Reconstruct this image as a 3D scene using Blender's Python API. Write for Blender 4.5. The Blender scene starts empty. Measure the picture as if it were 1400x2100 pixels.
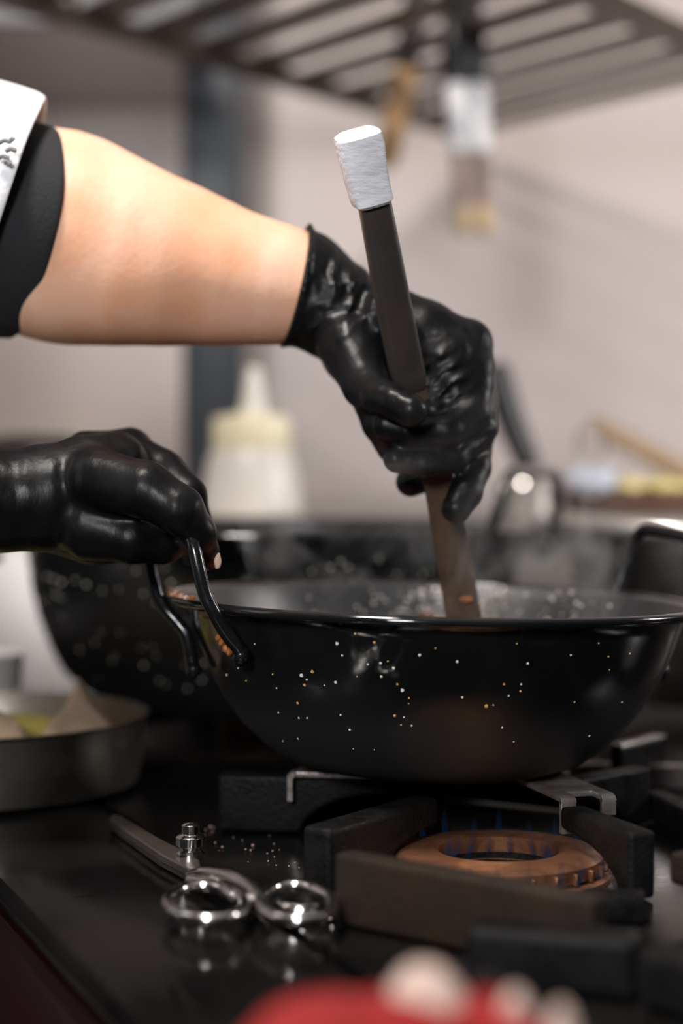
import bpy, bmesh, math, random
import numpy as np
from mathutils import Vector, Matrix
from mathutils.bvhtree import BVHTree
import openvdb as vdb

random.seed(7); np.random.seed(7)
PI = math.pi
sc = bpy.context.scene
COL = sc.collection

# ------------------------------------------------------------------ camera
CZ = 1.135                 # camera height above the floor
F, Y0 = 3630.0, 970.0      # focal length in px of the 1400x2100 frame, horizon row
cam = bpy.data.cameras.new('camera'); camo = bpy.data.objects.new('camera', cam); COL.objects.link(camo)
camo.location = (0, 0, CZ); camo.rotation_euler = (PI/2, 0, 0)
cam.sensor_fit = 'VERTICAL'; cam.sensor_height = 36; cam.sensor_width = 24
cam.lens = 36*F/2100
cam.shift_y = -(1050-Y0)/2100
cam.dof.use_dof = True; cam.dof.focus_distance = 0.985; cam.dof.aperture_fstop = 2.5
cam.clip_start = 0.02
sc.camera = camo

# ------------------------------------------------------------------ world, lamps, exposure
w = bpy.data.worlds.new('world'); sc.world = w; w.use_nodes = True
bg = w.node_tree.nodes['Background']; bg.inputs[0].default_value = (0.55, 0.62, 0.72, 1); bg.inputs[1].default_value = 0.035
sc.view_settings.view_transform = 'Standard'; sc.view_settings.look = 'None'
sc.view_settings.exposure = 0.0; sc.view_settings.gamma = 1.0; sc.view_settings.use_curve_mapping = False

def area(name, loc, aim, size, power, color, sy=None):
    l = bpy.data.lights.new(name, 'AREA'); l.size = size; l.energy = power; l.color = color
    if sy: l.shape = 'RECTANGLE'; l.size_y = sy
    o = bpy.data.objects.new(name, l); COL.objects.link(o)
    o.location = loc
    o.rotation_euler = (Vector(aim)-Vector(loc)).to_track_quat('-Z', 'Y').to_euler()
    return o
area('ceiling_lamp_front', (-0.35, 0.62, CZ+1.30), (0.0, 1.25, CZ+0.10), 0.25, 26, (1.0, 0.92, 0.85))
area('wall_fill_right', (1.40, 1.40, CZ+0.45), (0.40, 2.70, CZ-0.05), 0.35, 14, (1.0, 0.95, 0.93), 0.25)  # added lamp out of view, brightens the back wall from the right
area('front_low_light', (-0.42, -0.60, CZ+0.50), (0.05, 1.4, CZ+0.10), 0.28, 21, (0.96, 0.97, 1.0))  # low cool light from the front left, behind the camera

# ------------------------------------------------------------------ helpers
def P(px, py, d):
    """photo pixel at distance d (metres along the view axis) -> world point"""
    return Vector(((px-700)/F*d, d, CZ-(py-Y0)/F*d))
def G(px, py, z):
    """photo pixel on the level z (relative to the camera, negative = below)"""
    return P(px, py, -z*F/(py-Y0))

def new_mat(name): 
    m = bpy.data.materials.new(name); m.use_nodes = True
    return m, m.node_tree, m.node_tree.nodes['Principled BSDF']
def mat(name, col, rough=.5, metal=0., col2=None, scale=20., bump=0., bscale=60., stretch=(1,1,1), spec=.5, coat=0., lo=.35, hi=.65, rvar=0., detail=4., trans=0., sss=0., sheen=0.):
    m, nt, b = new_mat(name)
    N, L = nt.nodes, nt.links
    tc = N.new('ShaderNodeTexCoord'); mp = N.new('ShaderNodeMapping'); mp.inputs['Scale'].default_value = stretch
    L.new(tc.outputs['Object'], mp.inputs[0])
    nz = N.new('ShaderNodeTexNoise'); nz.inputs['Scale'].default_value = scale; nz.inputs['Detail'].default_value = detail
    L.new(mp.outputs[0], nz.inputs['Vector'])
    cr = N.new('ShaderNodeValToRGB'); cr.color_ramp.elements[0].position = lo; cr.color_ramp.elements[1].position = hi
    c2 = col2 or tuple(min(1, c*1.18) for c in col)
    cr.color_ramp.elements[0].color = (*col, 1); cr.color_ramp.elements[1].color = (*c2, 1)
    L.new(nz.outputs[0], cr.inputs[0]); L.new(cr.outputs[0], b.inputs['Base Color'])
    b.inputs['Roughness'].default_value = rough; b.inputs['Metallic'].default_value = metal
    b.inputs['Specular IOR Level'].default_value = spec
    b.inputs['Coat Weight'].default_value = coat; b.inputs['Coat Roughness'].default_value = .08
    b.inputs['Transmission Weight'].default_value = trans
    b.inputs['Sheen Weight'].default_value = sheen
    if sss:
        b.inputs['Subsurface Weight'].default_value = sss
        b.inputs['Subsurface Radius'].default_value = (1.0, .35, .18); b.inputs['Subsurface Scale'].default_value = .006
    if rvar:
        mr = N.new('ShaderNodeMapRange'); mr.inputs['To Min'].default_value = max(.02, rough-rvar); mr.inputs['To Max'].default_value = min(1, rough+rvar)
        mr.inputs['From Min'].default_value = .3; mr.inputs['From Max'].default_value = .7
        L.new(nz.outputs[0], mr.inputs[0]); L.new(mr.outputs[0], b.inputs['Roughness'])
    if bump:
        n2 = N.new('ShaderNodeTexNoise'); n2.inputs['Scale'].default_value = bscale; n2.inputs['Detail'].default_value = 5
        L.new(mp.outputs[0], n2.inputs['Vector'])
        bp = N.new('ShaderNodeBump'); bp.inputs['Strength'].default_value = 1; bp.inputs['Distance'].default_value = bump
        L.new(n2.outputs[0], bp.inputs['Height']); L.new(bp.outputs[0], b.inputs['Normal'])
    return m
M = {}
M['wall']   = mat('wall_paint', (.62,.54,.515), .38, col2=(.66,.58,.555), scale=3, bump=.0006, bscale=9, spec=.5)
M['post']   = mat('post_steel_dark', (.035,.042,.052), .45, .2, col2=(.05,.058,.07), scale=8)
M['ceil']   = mat('ceiling_paint', (.7,.68,.65), .8, scale=5)
M['floor']  = mat('floor_tile', (.05,.03,.028), .4, scale=6)
M['deck']   = mat('stove_black_steel', (.004,.0038,.0038), .16, .0, col2=(.010,.0085,.0075), scale=14, bump=.0001, bscale=120, rvar=.06, spec=.14)
M['red']    = mat('stove_front_red', (.014,.002,.002), .4, scale=5, coat=.1)
M['steel']  = mat('steel', (.52,.50,.48), .30, 1., col2=(.62,.60,.58), scale=9, bump=.0001, bscale=80, rvar=.1)
M['steelb'] = mat('steel_brushed', (.42,.39,.37), .42, 1., col2=(.5,.47,.45), scale=40, stretch=(1,30,30), rvar=.08)
M['chrome'] = mat('scissor_chrome', (.72,.70,.68), .13, 1., scale=30, rvar=.06)
M['iron']   = mat('cast_iron', (.0055,.0054,.0054), .45, .0, col2=(.010,.0092,.009), scale=70, bump=.0006, bscale=420, rvar=.15, spec=.10)
M['ironb']  = mat('cast_iron_brown', (.026,.016,.010), .65, .0, col2=(.014,.009,.007), scale=28, bump=.0008, bscale=350, rvar=.12, spec=.2)  # cast iron in a brown tone, mottled by noise
M['strap']  = mat('scorched_steel', (.42,.39,.37), .38, .7, col2=(.16,.12,.10), scale=45, bump=.0004, bscale=300, rvar=.15)
M['brass']  = mat('burner_brass', (.30,.135,.07), .42, .55, col2=(.14,.06,.035), scale=70, bump=.0004, bscale=250, rvar=.15)
M['enamel'] = mat('black_enamel', (.0055,.006,.0065), .13, .0, col2=(.010,.010,.010), scale=11, bump=.0003, bscale=26, rvar=.09, spec=.6)
M['enamelin'] = mat('black_enamel_inside', (.014,.015,.017), .34, .0, col2=(.030,.030,.032), scale=9, bump=.0003, bscale=60, rvar=.10, spec=.8)
M['tubeblk'] = mat('black_tube_enamel', (.006,.0065,.007), .22, .0, scale=40, bump=.0002, bscale=200, spec=.6)
M['drop']   = mat('oil_drop', (.55,.5,.45), .06, .0, scale=50, spec=1.0)
M['rimst']  = mat('rim_bright_steel', (.78,.74,.70), .32, .75, scale=9, rvar=.08)
M['scis']   = mat('scissor_blade_steel', (.13,.11,.095), .34, .6, col2=(.08,.066,.055), scale=30, rvar=.1)
M['speck']  = mat('cream_speckle', (.92,.86,.72), .5, scale=300)
M['speckw'] = mat('amber_speckle', (.80,.45,.14), .45, scale=300)
M['alu']    = mat('aluminium', (.42,.38,.33), .36, 1., col2=(.30,.27,.23), scale=22, rvar=.1)
M['paper']  = mat('parchment', (.33,.24,.16), .8, scale=14, bump=.0006, bscale=60, col2=(.24,.17,.11))
M['yellow'] = mat('mashed_yellow', (.46,.33,.07), .6, scale=18, col2=(.33,.27,.06), bump=.003, bscale=30)
M['rub']    = mat('black_nitrile', (.0030,.0032,.0036), .39, .0, col2=(.006,.0063,.007), scale=25, bump=.0009, bscale=70, rvar=.09, spec=.18, stretch=(1.1,1.5,.6))
M['skin']   = mat('skin', (.80,.41,.24), .5, .0, col2=(.86,.53,.38), scale=20, bump=.0003, bscale=240, sss=.25)
M['white']  = mat('white_cotton', (.82,.82,.84), .85, scale=30, bump=.0006, bscale=500, sheen=.2)
M['blackc'] = mat('black_cotton', (.010,.0105,.012), .85, scale=30, bump=.0006, bscale=500)
M['smudge'] = mat('grey_thread', (.20,.20,.22), .8, scale=90)
M['trouser']= mat('grey_trousers', (.05,.05,.055), .85, scale=40)
M['hair']   = mat('dark_hair', (.02,.014,.01), .6, scale=60, stretch=(1,1,8))
M['shoe']   = mat('black_leather', (.012,.012,.012), .35, scale=30)
M['tape']   = mat('white_tape', (.80,.80,.83), .55, scale=60, bump=.0008, bscale=120, stretch=(1,1,3))
M['spat']   = mat('dark_tool_steel', (.060,.047,.040), .45, .1, col2=(.034,.028,.024), scale=38, bump=.0004, bscale=110, rvar=.14)
M['blade']  = mat('stained_tool_steel', (.105,.070,.043), .46, .15, col2=(.052,.036,.024), scale=55, bump=.0004, bscale=160, rvar=.14)
M['food']   = mat('red_stew', (.30,.07,.03), .14, .0, col2=(.10,.035,.02), scale=50, bump=.002, bscale=90, spec=.6)
M['crumb']  = mat('baked_crumb', (.52,.20,.05), .6, scale=200, col2=(.30,.09,.02), bump=.001, bscale=300)
M['crumbp'] = mat('pale_crumb', (.75,.52,.40), .55, scale=200, col2=(.5,.3,.2))
M['plasticw'] = mat('bottle_plastic', (.80,.78,.72), .35, .0, scale=6, sss=.0, trans=.15)
M['plasticy'] = mat('bottle_cap_plastic', (.86,.78,.56), .4, scale=6)
M['wood']   = mat('pale_wood', (.42,.25,.11), .55, scale=20, col2=(.32,.18,.075), stretch=(6,6,1))
M['woodd']  = mat('dull_wood', (.36,.25,.16), .6, scale=20, col2=(.28,.19,.12), stretch=(6,6,1))
M['bristle']= mat('gold_bristle', (.58,.44,.27), .7, scale=200, stretch=(8,8,1))
M['plasticb'] = mat('black_plastic', (.014,.015,.017), .4, scale=20)
M['shaftb'] = mat('pale_brown_shaft', (.30,.21,.18), .5, scale=20)
M['brownpl'] = mat('brown_plastic', (.16,.085,.06), .45, scale=20)
M['shelfm'] = mat('shelf_grey_paint', (.20,.20,.205), .5, scale=6)
M['rackm']  = mat('rack_dark_steel', (.075,.06,.05), .4, .5, scale=14)
M['slat']   = mat('rack_slat_steel', (.40,.33,.27), .34, .6, scale=14, col2=(.3,.24,.2))
M['clothr'] = mat('red_cloth', (.27,.005,.005), .85, scale=30, col2=(.22,.003,.003), bump=.001, bscale=200)
M['clothw'] = mat('cream_cloth', (.50,.37,.31), .85, scale=30, bump=.001, bscale=200)
M['pot']    = mat('pot_steel', (.22,.20,.19), .28, 1., col2=(.28,.26,.24), scale=9, rvar=.1)
M['corn']   = mat('yellow_food', (.80,.70,.22), .5, scale=40, col2=(.75,.60,.30))
M['foil']   = mat('foil', (.50,.54,.62), .6, .1, scale=30, bump=.004, bscale=50)

# soot: the fire-side of the enamel goes matt towards the pan's bottom
nt = M['enamel'].node_tree; N, L = nt.nodes, nt.links; b = N['Principled BSDF']
tc = N.new('ShaderNodeTexCoord'); sx = N.new('ShaderNodeSeparateXYZ'); L.new(tc.outputs['Object'], sx.inputs[0])
mr = N.new('ShaderNodeMapRange'); mr.inputs['From Min'].default_value = -.030; mr.inputs['From Max'].default_value = -.062; mr.inputs['To Min'].default_value = 0; mr.inputs['To Max'].default_value = .55
L.new(sx.outputs[2], mr.inputs[0]); ad = N.new('ShaderNodeMath'); ad.operation = 'ADD'
old = b.inputs['Roughness'].links[0].from_socket; L.new(old, ad.inputs[0]); L.new(mr.outputs[0], ad.inputs[1]); L.new(ad.outputs[0], b.inputs['Roughness'])
def link(o, name, parent=None, mtl=None):
    o.name = name; COL.objects.link(o)
    if mtl is not None: o.data.materials.append(M[mtl] if isinstance(mtl, str) else mtl)
    if parent is not None: o.parent = parent; o.matrix_parent_inverse = Matrix.Translation(-parent.location) if False else Matrix()
    return o
def empty(name, loc=(0,0,0), label=None, cat=None, group=None):
    o = bpy.data.objects.new(name, None); COL.objects.link(o); o.location = loc; o.empty_display_size = .02
    return tag(o, label, cat, group)
def tag(o, label=None, cat=None, group=None, kind=None):
    if label: o['label'] = label
    if cat: o['category'] = cat
    if group: o['group'] = group
    if kind: o['kind'] = kind
    return o
def mesh(name, verts, faces, mtl=None, parent=None, smooth=True, bevel=0, seg=2, sub=0):
    """verts in world coordinates; an object origin is moved onto its parent's or its own base"""
    me = bpy.data.meshes.new(name)
    V = [Vector(v) for v in verts]
    if parent is not None: org = Vector(parent.matrix_world_loc) if hasattr(parent,'matrix_world_loc') else world_loc(parent)
    else:
        mn = [min(v[i] for v in V) for i in range(3)]; mx = [max(v[i] for v in V) for i in range(3)]
        org = Vector(((mn[0]+mx[0])/2, (mn[1]+mx[1])/2, mn[2]))
    me.from_pydata([tuple(v-org) for v in V], [], faces); me.update()
    bm = bmesh.new(); bm.from_mesh(me); bmesh.ops.recalc_face_normals(bm, faces=bm.faces)
    if bevel:
        es = [e for e in bm.edges if len(e.link_faces) == 2 and e.calc_face_angle(0) > .6]
        bmesh.ops.bevel(bm, geom=es, offset=bevel, segments=seg, profile=.6, affect='EDGES', clamp_overlap=True)
    if sub: bmesh.ops.subdivide_edges(bm, edges=bm.edges, cuts=sub, use_grid_fill=True)
    bm.to_mesh(me); bm.free()
    if smooth: 
        for p in me.polygons: p.use_smooth = True
        try: me.set_sharp_from_angle(angle=.7)
        except Exception: pass
    o = bpy.data.objects.new(name, me)
    if parent is None: o.location = org
    return link(o, name, parent, mtl)
def world_loc(o):
    v = Vector(o.location)
    while o.parent: o = o.parent; v = v + Vector(o.location)
    return v
def box(name, c, s, mtl, parent=None, rot=None, bevel=.002, seg=2):
    h = Vector(s)/2; vs = [Vector((x*h.x, y*h.y, z*h.z)) for x in (-1,1) for y in (-1,1) for z in (-1,1)]
    if rot is not None: vs = [rot @ v for v in vs]
    vs = [v+Vector(c) for v in vs]
    return mesh(name, vs, [(0,1,3,2),(4,6,7,5),(0,4,5,1),(2,3,7,6),(0,2,6,4),(1,5,7,3)], mtl, parent, bevel=bevel, seg=seg)
def lathe_vf(profile, n=64, closed=False):
    vs, fs = [], []
    for r, z in profile:
        for i in range(n):
            a = 2*PI*i/n; vs.append(Vector((r*math.cos(a), r*math.sin(a), z)))
    m = len(profile)
    for j in range(m if closed else m-1):
        for i in range(n):
            a, b = j*n+i, j*n+(i+1) % n; c, d = ((j+1) % m)*n+(i+1) % n, ((j+1) % m)*n+i
            fs.append((a, b, c, d))
    if not closed:
        if profile[0][0] > 1e-6: fs.append(tuple(range(n-1, -1, -1))) if profile[0][0] < .0 else None
    fs = [f for f in fs if f]
    return vs, fs
def lathe(name, profile, base, mtl, parent=None, n=64, mtx=None, closed=False, cap0=False, cap1=False, smooth=True):
    vs, fs = lathe_vf(profile, n, closed)
    if cap0: fs.append(tuple(range(n-1, -1, -1)))
    if cap1: fs.append(tuple((len(profile)-1)*n+i for i in range(n)))
    if mtx is not None: vs = [mtx @ v for v in vs]
    vs = [v+Vector(base) for v in vs]
    return mesh(name, vs, fs, mtl, parent, smooth)
def smooth_path(pts, n=6):
    pts = [Vector(p) for p in pts]; out = []
    for i in range(len(pts)-1):
        p0 = pts[max(i-1, 0)]; p1 = pts[i]; p2 = pts[i+1]; p3 = pts[min(i+2, len(pts)-1)]
        for k in range(n):
            t = k/n
            out.append(.5*((2*p1)+(p2-p0)*t+(2*p0-5*p1+4*p2-p3)*t*t+(3*p1-p0-3*p2+p3)*t**3))
    out.append(pts[-1]); return out
def tube_vf(path, r, n=12, closed=False, flat=1.0, up=None):
    path = [Vector(p) for p in path]; m = len(path)
    rs = r if isinstance(r, (list, tuple)) else [r]*m
    vs, fs = [], []; prev = None
    for i, p in enumerate(path):
        if closed: t = path[(i+1) % m]-path[i-1]
        else: t = path[min(i+1, m-1)]-path[max(i-1, 0)]
        t.normalize()
        if prev is None:
            u = Vector(up) if up else (Vector((0,0,1)) if abs(t.z) < .9 else Vector((1,0,0)))
            u = (u-t*u.dot(t)).normalized()
        else: u = (prev-t*prev.dot(t)).normalized()
        prev = u; v = t.cross(u)
        for k in range(n):
            a = 2*PI*k/n; vs.append(p+(u*math.cos(a)+v*math.sin(a)*flat)*rs[i])
    for i in range(m if closed else m-1):
        j = (i+1) % m
        for k in range(n): fs.append((i*n+k, i*n+(k+1) % n, j*n+(k+1) % n, j*n+k))
    if not closed: fs.append(tuple(range(n-1,-1,-1))); fs.append(tuple((m-1)*n+k for k in range(n)))
    return vs, fs
def tube(name, path, r, mtl, parent=None, n=12, closed=False, flat=1.0, up=None):
    vs, fs = tube_vf(path, r, n, closed, flat, up); return mesh(name, vs, fs, mtl, parent)
def prism(name, outline, z0, z1, mtl, parent=None, bevel=.002, seg=2):
    """plan outline [(x,y)] extruded from z0 to z1"""
    n = len(outline); vs = [(x,y,z0) for x,y in outline]+[(x,y,z1) for x,y in outline]
    fs = [tuple(range(n-1,-1,-1)), tuple(range(n,2*n))]+[(i,(i+1)%n,n+(i+1)%n,n+i) for i in range(n)]
    return mesh(name, vs, fs, mtl, parent, bevel=bevel, seg=seg)
def plate(name, a, b, prof, thick, mtl, parent=None, bevel=.003, seg=3):
    """upright plate from a to b (plan points); prof = [(s 0..1, z)] outline, extruded across by thick"""
    a = Vector(a); b = Vector(b); t = (b-a); ln = t.length; t.normalize(); nrm = Vector((-t.y, t.x))
    n = len(prof); vs = []
    for sgn in (-.5, .5):
        for s, z in prof:
            q = a+t*ln*s+nrm*thick*sgn; vs.append((q.x, q.y, z))
    fs = [tuple(range(n)), tuple(range(2*n-1, n-1, -1))]+[(i, n+i, n+(i+1)%n, (i+1)%n) for i in range(n)]
    return mesh(name, vs, fs, mtl, parent, bevel=bevel, seg=seg)
def ico(name, c, r, mtl, parent=None, sc3=(1,1,1), jit=0., sub=2, rot=None):
    bm = bmesh.new(); bmesh.ops.create_icosphere(bm, subdivisions=sub, radius=1)
    vs = []
    for v in bm.verts:
        q = Vector((v.co.x*sc3[0], v.co.y*sc3[1], v.co.z*sc3[2]))*r*(1+random.uniform(-jit, jit))
        if rot is not None: q = rot @ q
        vs.append(q+Vector(c))
    fs = [tuple(x.index for x in f.verts) for f in bm.faces]; bm.free()
    return mesh(name, vs, fs, mtl, parent)

# signed-distance bodies: tapered capsule chains blended into one surface
def sdf_body(name, groups, vox, mtl, parent=None, k_in=.010, k_out=.003, disp=None, cuts=(), smooth=1):
    allp = [(Vector(c[0]), c[1]) for g in groups for c in g]
    mn = np.array([min(p[i]-r for p, r in allp) for i in range(3)])-4*vox
    mx = np.array([max(p[i]+r for p, r in allp) for i in range(3)])+4*vox
    dim = np.ceil((mx-mn)/vox).astype(int)+1
    ax = [mn[i]+vox*np.arange(dim[i]) for i in range(3)]
    X, Y, Z = np.meshgrid(*ax, indexing='ij'); X = X.astype(np.float32); Y = Y.astype(np.float32); Z = Z.astype(np.float32)
    def smin(a, b, k):
        h = np.clip(.5+.5*(b-a)/k, 0, 1); return b*(1-h)+a*h-k*h*(1-h)
    tot = None
    for g in groups:
        d = None
        for (a, ra), (b, rb) in zip(g[:-1], g[1:]):
            a = np.array(a); b = np.array(b); ab = b-a; l2 = float(ab@ab)+1e-12
            h = np.clip(((X-a[0])*ab[0]+(Y-a[1])*ab[1]+(Z-a[2])*ab[2])/l2, 0, 1)
            q = np.sqrt((X-a[0]-h*ab[0])**2+(Y-a[1]-h*ab[1])**2+(Z-a[2]-h*ab[2])**2)-(ra+(rb-ra)*h)
            d = q if d is None else smin(d, q, k_in)
        tot = d if tot is None else smin(tot, d, k_out)
    if disp is not None: tot = tot-disp(X, Y, Z)
    for c, nrm in cuts:
        pl = (X-c[0])*nrm[0]+(Y-c[1])*nrm[1]+(Z-c[2])*nrm[2]
        tot = np.maximum(tot, pl)
    lim = 3*vox
    g = vdb.FloatGrid(lim); g.copyFromArray(np.clip(tot, -lim, lim).astype(np.float32), tolerance=0)
    pts, quads = g.convertToQuads(isovalue=0.0)
    pts = pts*vox+mn
    org = world_loc(parent) if parent is not None else Vector((0,0,0))
    me = bpy.data.meshes.new(name)
    me.from_pydata((pts-np.array(org)).tolist(), [], quads[:, ::-1].tolist()); me.update()
    bm = bmesh.new(); bm.from_mesh(me)
    for _ in range(smooth): bmesh.ops.smooth_vert(bm, verts=bm.verts, factor=.5, use_axis_x=True, use_axis_y=True, use_axis_z=True)
    bmesh.ops.recalc_face_normals(bm, faces=bm.faces)
    bm.to_mesh(me); bm.free()
    for p in me.polygons: p.use_smooth = True
    o = bpy.data.objects.new(name, me)
    return link(o, name, parent, mtl)
def chain(pts):
    return [(P(px, py, d), r*d/F) for px, py, d, r in pts]
def wrinkles(items):
    def f(X, Y, Z):
        t = np.zeros_like(X)
        for (px, py, d), ang, freq, amp, rad, ph in items:
            c = P(px, py, d); R = rad*d/F
            dx = math.cos(math.radians(ang)); dz = -math.sin(math.radians(ang))
            g = np.exp(-((X-c.x)**2+(Z-c.z)**2+(.6*(Y-c.y))**2)/(R*R))
            s = (X-c.x)*dx+(Z-c.z)*dz; q = (X-c.x)*-dz+(Z-c.z)*dx
            wv = np.sin(PI*freq*(s+.0020*np.sin(q*120+ph)+.0008*np.sin(q*330+ph*2)+(Y-c.y)*.3)+ph)
            t += amp*g*(1-1.6*np.abs(wv)**.7)*(.65+.35*np.sin(q*90+ph*3))
        return t
    return f

# ------------------------------------------------------------------ levels (relative to the camera)
ZD = -.2205            # stove top
ZG = -.185             # top of the cast-iron pan supports
DK = CZ+ZD

# ------------------------------------------------------------------ the setting
def S(o): o['kind'] = 'structure'; return o
S(box('floor', (0, .6, -.02), (5, 5.2, .04), 'floor', bevel=0))
S(box('wall_back', (0, 2.75, 1.3), (5, .10, 2.6), 'wall', bevel=0))
S(box('ceiling', (0, .6, 2.64), (5, 5.2, .06), 'ceil', bevel=0))
S(box('trim_1', ((438-700)/F*2.45, 2.45, 1.62), (.082, .06, 1.96), 'post', bevel=.004))
# raised steel ledge behind the stove
LZ = CZ-.045
ledge = empty('steel_ledge', (0, 2.0, 0), 'brushed steel ledge running along the wall behind the stove', 'ledge')
box('ledge_top', (0, 2.23, LZ-.008), (3.2, .88, .016), 'steelb', ledge, bevel=.003)
box('ledge_front', (0, 1.815, (LZ-.016)/2), (3.2, .012, LZ-.016), 'steelb', ledge, bevel=.001)

# ------------------------------------------------------------------ stove
EA = G(0, 1800, ZD); EB = G(290, 2100, ZD)
ev = Vector((EB.x-EA.x, EB.y-EA.y)).normalized(); en = Vector((-ev.y, ev.x))
if en.x < 0: en = -en
def E2(s, t):      # s metres along the front edge (towards the camera), t metres inward
    return (EA.x+ev.x*s+en.x*t, EA.y+ev.y*s+en.y*t)
stove = empty('gas_stove', (.35, 1.2, 0), 'black gas stove with glossy steel top and dark red front', 'stove')
s_far = (1.805-EA.y)/ev.y
top_out = [E2(s_far, 0), E2(.62, 0), (1.2, E2(.62, 0)[1]), (1.2, 1.805)]
# deck panels, parted by narrow joints running along the front edge
j1 = .085
def strip(t0, t1, z0, z1, name, m, nb=.0018):
    a0 = E2((1.805-EA.y-en.y*t0)/ev.y, t0); a1 = E2((1.805-EA.y-en.y*t1)/ev.y, t1)
    b0 = E2(.62, t0); b1 = E2(.62, t1)
    return prism(name, [a0, b0, b1, a1], z0, z1, m, stove, bevel=nb)
strip(0, .108, DK-.02, DK, 'top_panel', 'deck', .009)
strip(.112, .50, DK-.02, DK-.0008, 'top_panel', 'deck', .0012)
strip(.504, 1.15, DK-.02, DK, 'top_panel', 'deck')
strip(.02, 1.10, .12, DK-.02, 'stove_body', 'deck', .004)
# front: dark red panel with a rail
strip(.008, .02, .14, DK-.03, 'front_panel', 'red', .003)
fr = [Vector((*E2(s, -.03), DK-.07)) for s in (-.55, .3)]
tube('towel_rail', fr, .008, 'steel', stove)
for s in (-.5, .25): tube('rail_bracket', [Vector((*E2(s, -.03), DK-.07)), Vector((*E2(s, .012), DK-.07))], .006, 'steel', stove)
for s in (-.35, .1): 
    for t in (.06, .9): lathe('foot', [(.0,0),(.025,0),(.025,.12),(0,.12)], (*E2(s, t), 0), 'iron', stove, n=16)

# ------------------------------------------------------------------ burner
BC = P(1022, 1738, .207*F/(1738-Y0))
burner = empty('gas_burner', (BC.x, BC.y, DK), 'round brass gas burner with small blue flames under the front pan', 'burner')
zt = BC.z
lathe('burner_ring', [(.0345,-.012),(.0335,-.001),(.036,0),(.054,-.001),(.0575,-.003),(.058,-.0095),(.055,-.0115)], (BC.x,BC.y,zt), 'brass', burner, closed=True)
lathe('burner_skirt', [(.030,-.0125),(.0605,-.0115),(.062,-.0125),(.062,-.0155),(.030,-.0155)], (BC.x,BC.y,zt), 'brass', burner, closed=True, n=56)
lathe('burner_well', [(0,.0006),(.031,.0006),(.0335,.004)], (BC.x,BC.y,DK), 'iron', burner)
for i in range(28):
    a = 2*PI*i/28
    box('port_rib', (BC.x+.0585*math.cos(a), BC.y+.0585*math.sin(a), zt-.0075), (.0035,.002,.006), 'brass', burner, rot=Matrix.Rotation(a,3,'Z'), bevel=.0004, seg=1)
m, nt, b = new_mat('blue_flame'); N, L = nt.nodes, nt.links
em = N.new('ShaderNodeEmission'); em.inputs[0].default_value = (.03,.22,.55,1); em.inputs[1].default_value = .07
tr = N.new('ShaderNodeBsdfTransparent'); mx = N.new('ShaderNodeMixShader')
tc = N.new('ShaderNodeTexCoord'); sx = N.new('ShaderNodeSeparateXYZ'); L.new(tc.outputs['Generated'], sx.inputs[0])
nz = N.new('ShaderNodeTexNoise'); nz.inputs['Scale'].default_value = 6; L.new(tc.outputs['Generated'], nz.inputs['Vector'])
mr = N.new('ShaderNodeMapRange'); mr.inputs['From Min'].default_value = 1.0; mr.inputs['From Max'].default_value = 0.; mr.inputs['To Min'].default_value = 0; mr.inputs['To Max'].default_value = .62
L.new(sx.outputs[2], mr.inputs[0]); mm = N.new('ShaderNodeMath'); mm.operation = 'MULTIPLY'; L.new(mr.outputs[0], mm.inputs[0]); L.new(nz.outputs[0], mm.inputs[1])
L.new(mm.outputs[0], mx.inputs[0]); L.new(tr.outputs[0], mx.inputs[1]); L.new(em.outputs[0], mx.inputs[2]); L.new(mx.outputs[0], N['Material Output'].inputs[0])
M['flame'] = m
for ring, cnt, hh in ((.0635, 26, .017), (.031, 16, .014)):
    for i in range(cnt):
        a = 2*PI*(i+.3*random.random())/cnt; h = hh*random.uniform(.7, 1.25)
        o_ = 1 if ring > .05 else -1
        base = Vector((BC.x+ring*math.cos(a), BC.y+ring*math.sin(a), zt-.009))
        out = Vector((math.cos(a), math.sin(a), 0))*o_
        tube('flame', smooth_path([base, base+out*.003+Vector((0,0,h*.5)), base+out*.002+Vector((0,0,h))], 4), [.0009,.0014,.0017,.0018,.0017,.0014,.0011,.0007,.0002], 'flame', burner, n=8)
pl = bpy.data.lights.new('flame_light', 'POINT'); pl.energy = .012; pl.color = (1.0,.55,.25); pl.shadow_soft_size = .022
plo = bpy.data.objects.new('flame_light', pl); COL.objects.link(plo); plo.location = (BC.x-.005, BC.y-.01, zt+.016)

# ------------------------------------------------------------------ cast-iron pan support (fins)
grate = empty('pan_support', (BC.x, BC.y, DK), 'cast iron pan support with thick fins around the brass burner', 'pan support')
zg, zb = CZ+ZG, DK+.0005
def gp(px, py): v = G(px, py, ZG); return (v.x, v.y)
def arch(zt_, zb_, s0=.45, lift=.5, tip=.35):
    """outline: foot at s=0, arch towards the tip at s=1"""
    H = zt_-zb_
    pts = [(0, zb_), (0, zt_), (1, zt_), (1, zt_-H*tip)]
    for k in range(1, 9):
        a = k/8*PI/2
        pts.append((1-(1-s0)*math.sin(a), zt_-H*tip-(H*(1-tip))*(1-math.cos(a))))
    return pts
f1a = gp(450, 1584); plate('fin', (f1a[0], f1a[1]), (.028, 1.083), arch(zg, zb, .50, tip=.30), .016, 'iron', grate)
f2a = Vector(gp(648, 1697)); f2b = Vector(gp(872, 1632))
plate('fin', f2a, f2b, arch(zg, zb, .50, tip=.45), .0185, 'iron', grate, bevel=.0042, seg=4)
f4a = Vector(gp(1318, 1706)); f4b = Vector(gp(1172, 1652))
plate('fin', f4a, f4b, arch(zg, zb, .18, tip=.35), .015, 'iron', grate)
f3a = Vector(gp(702, 1744)); f3b = Vector(gp(1232, 1838))
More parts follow.
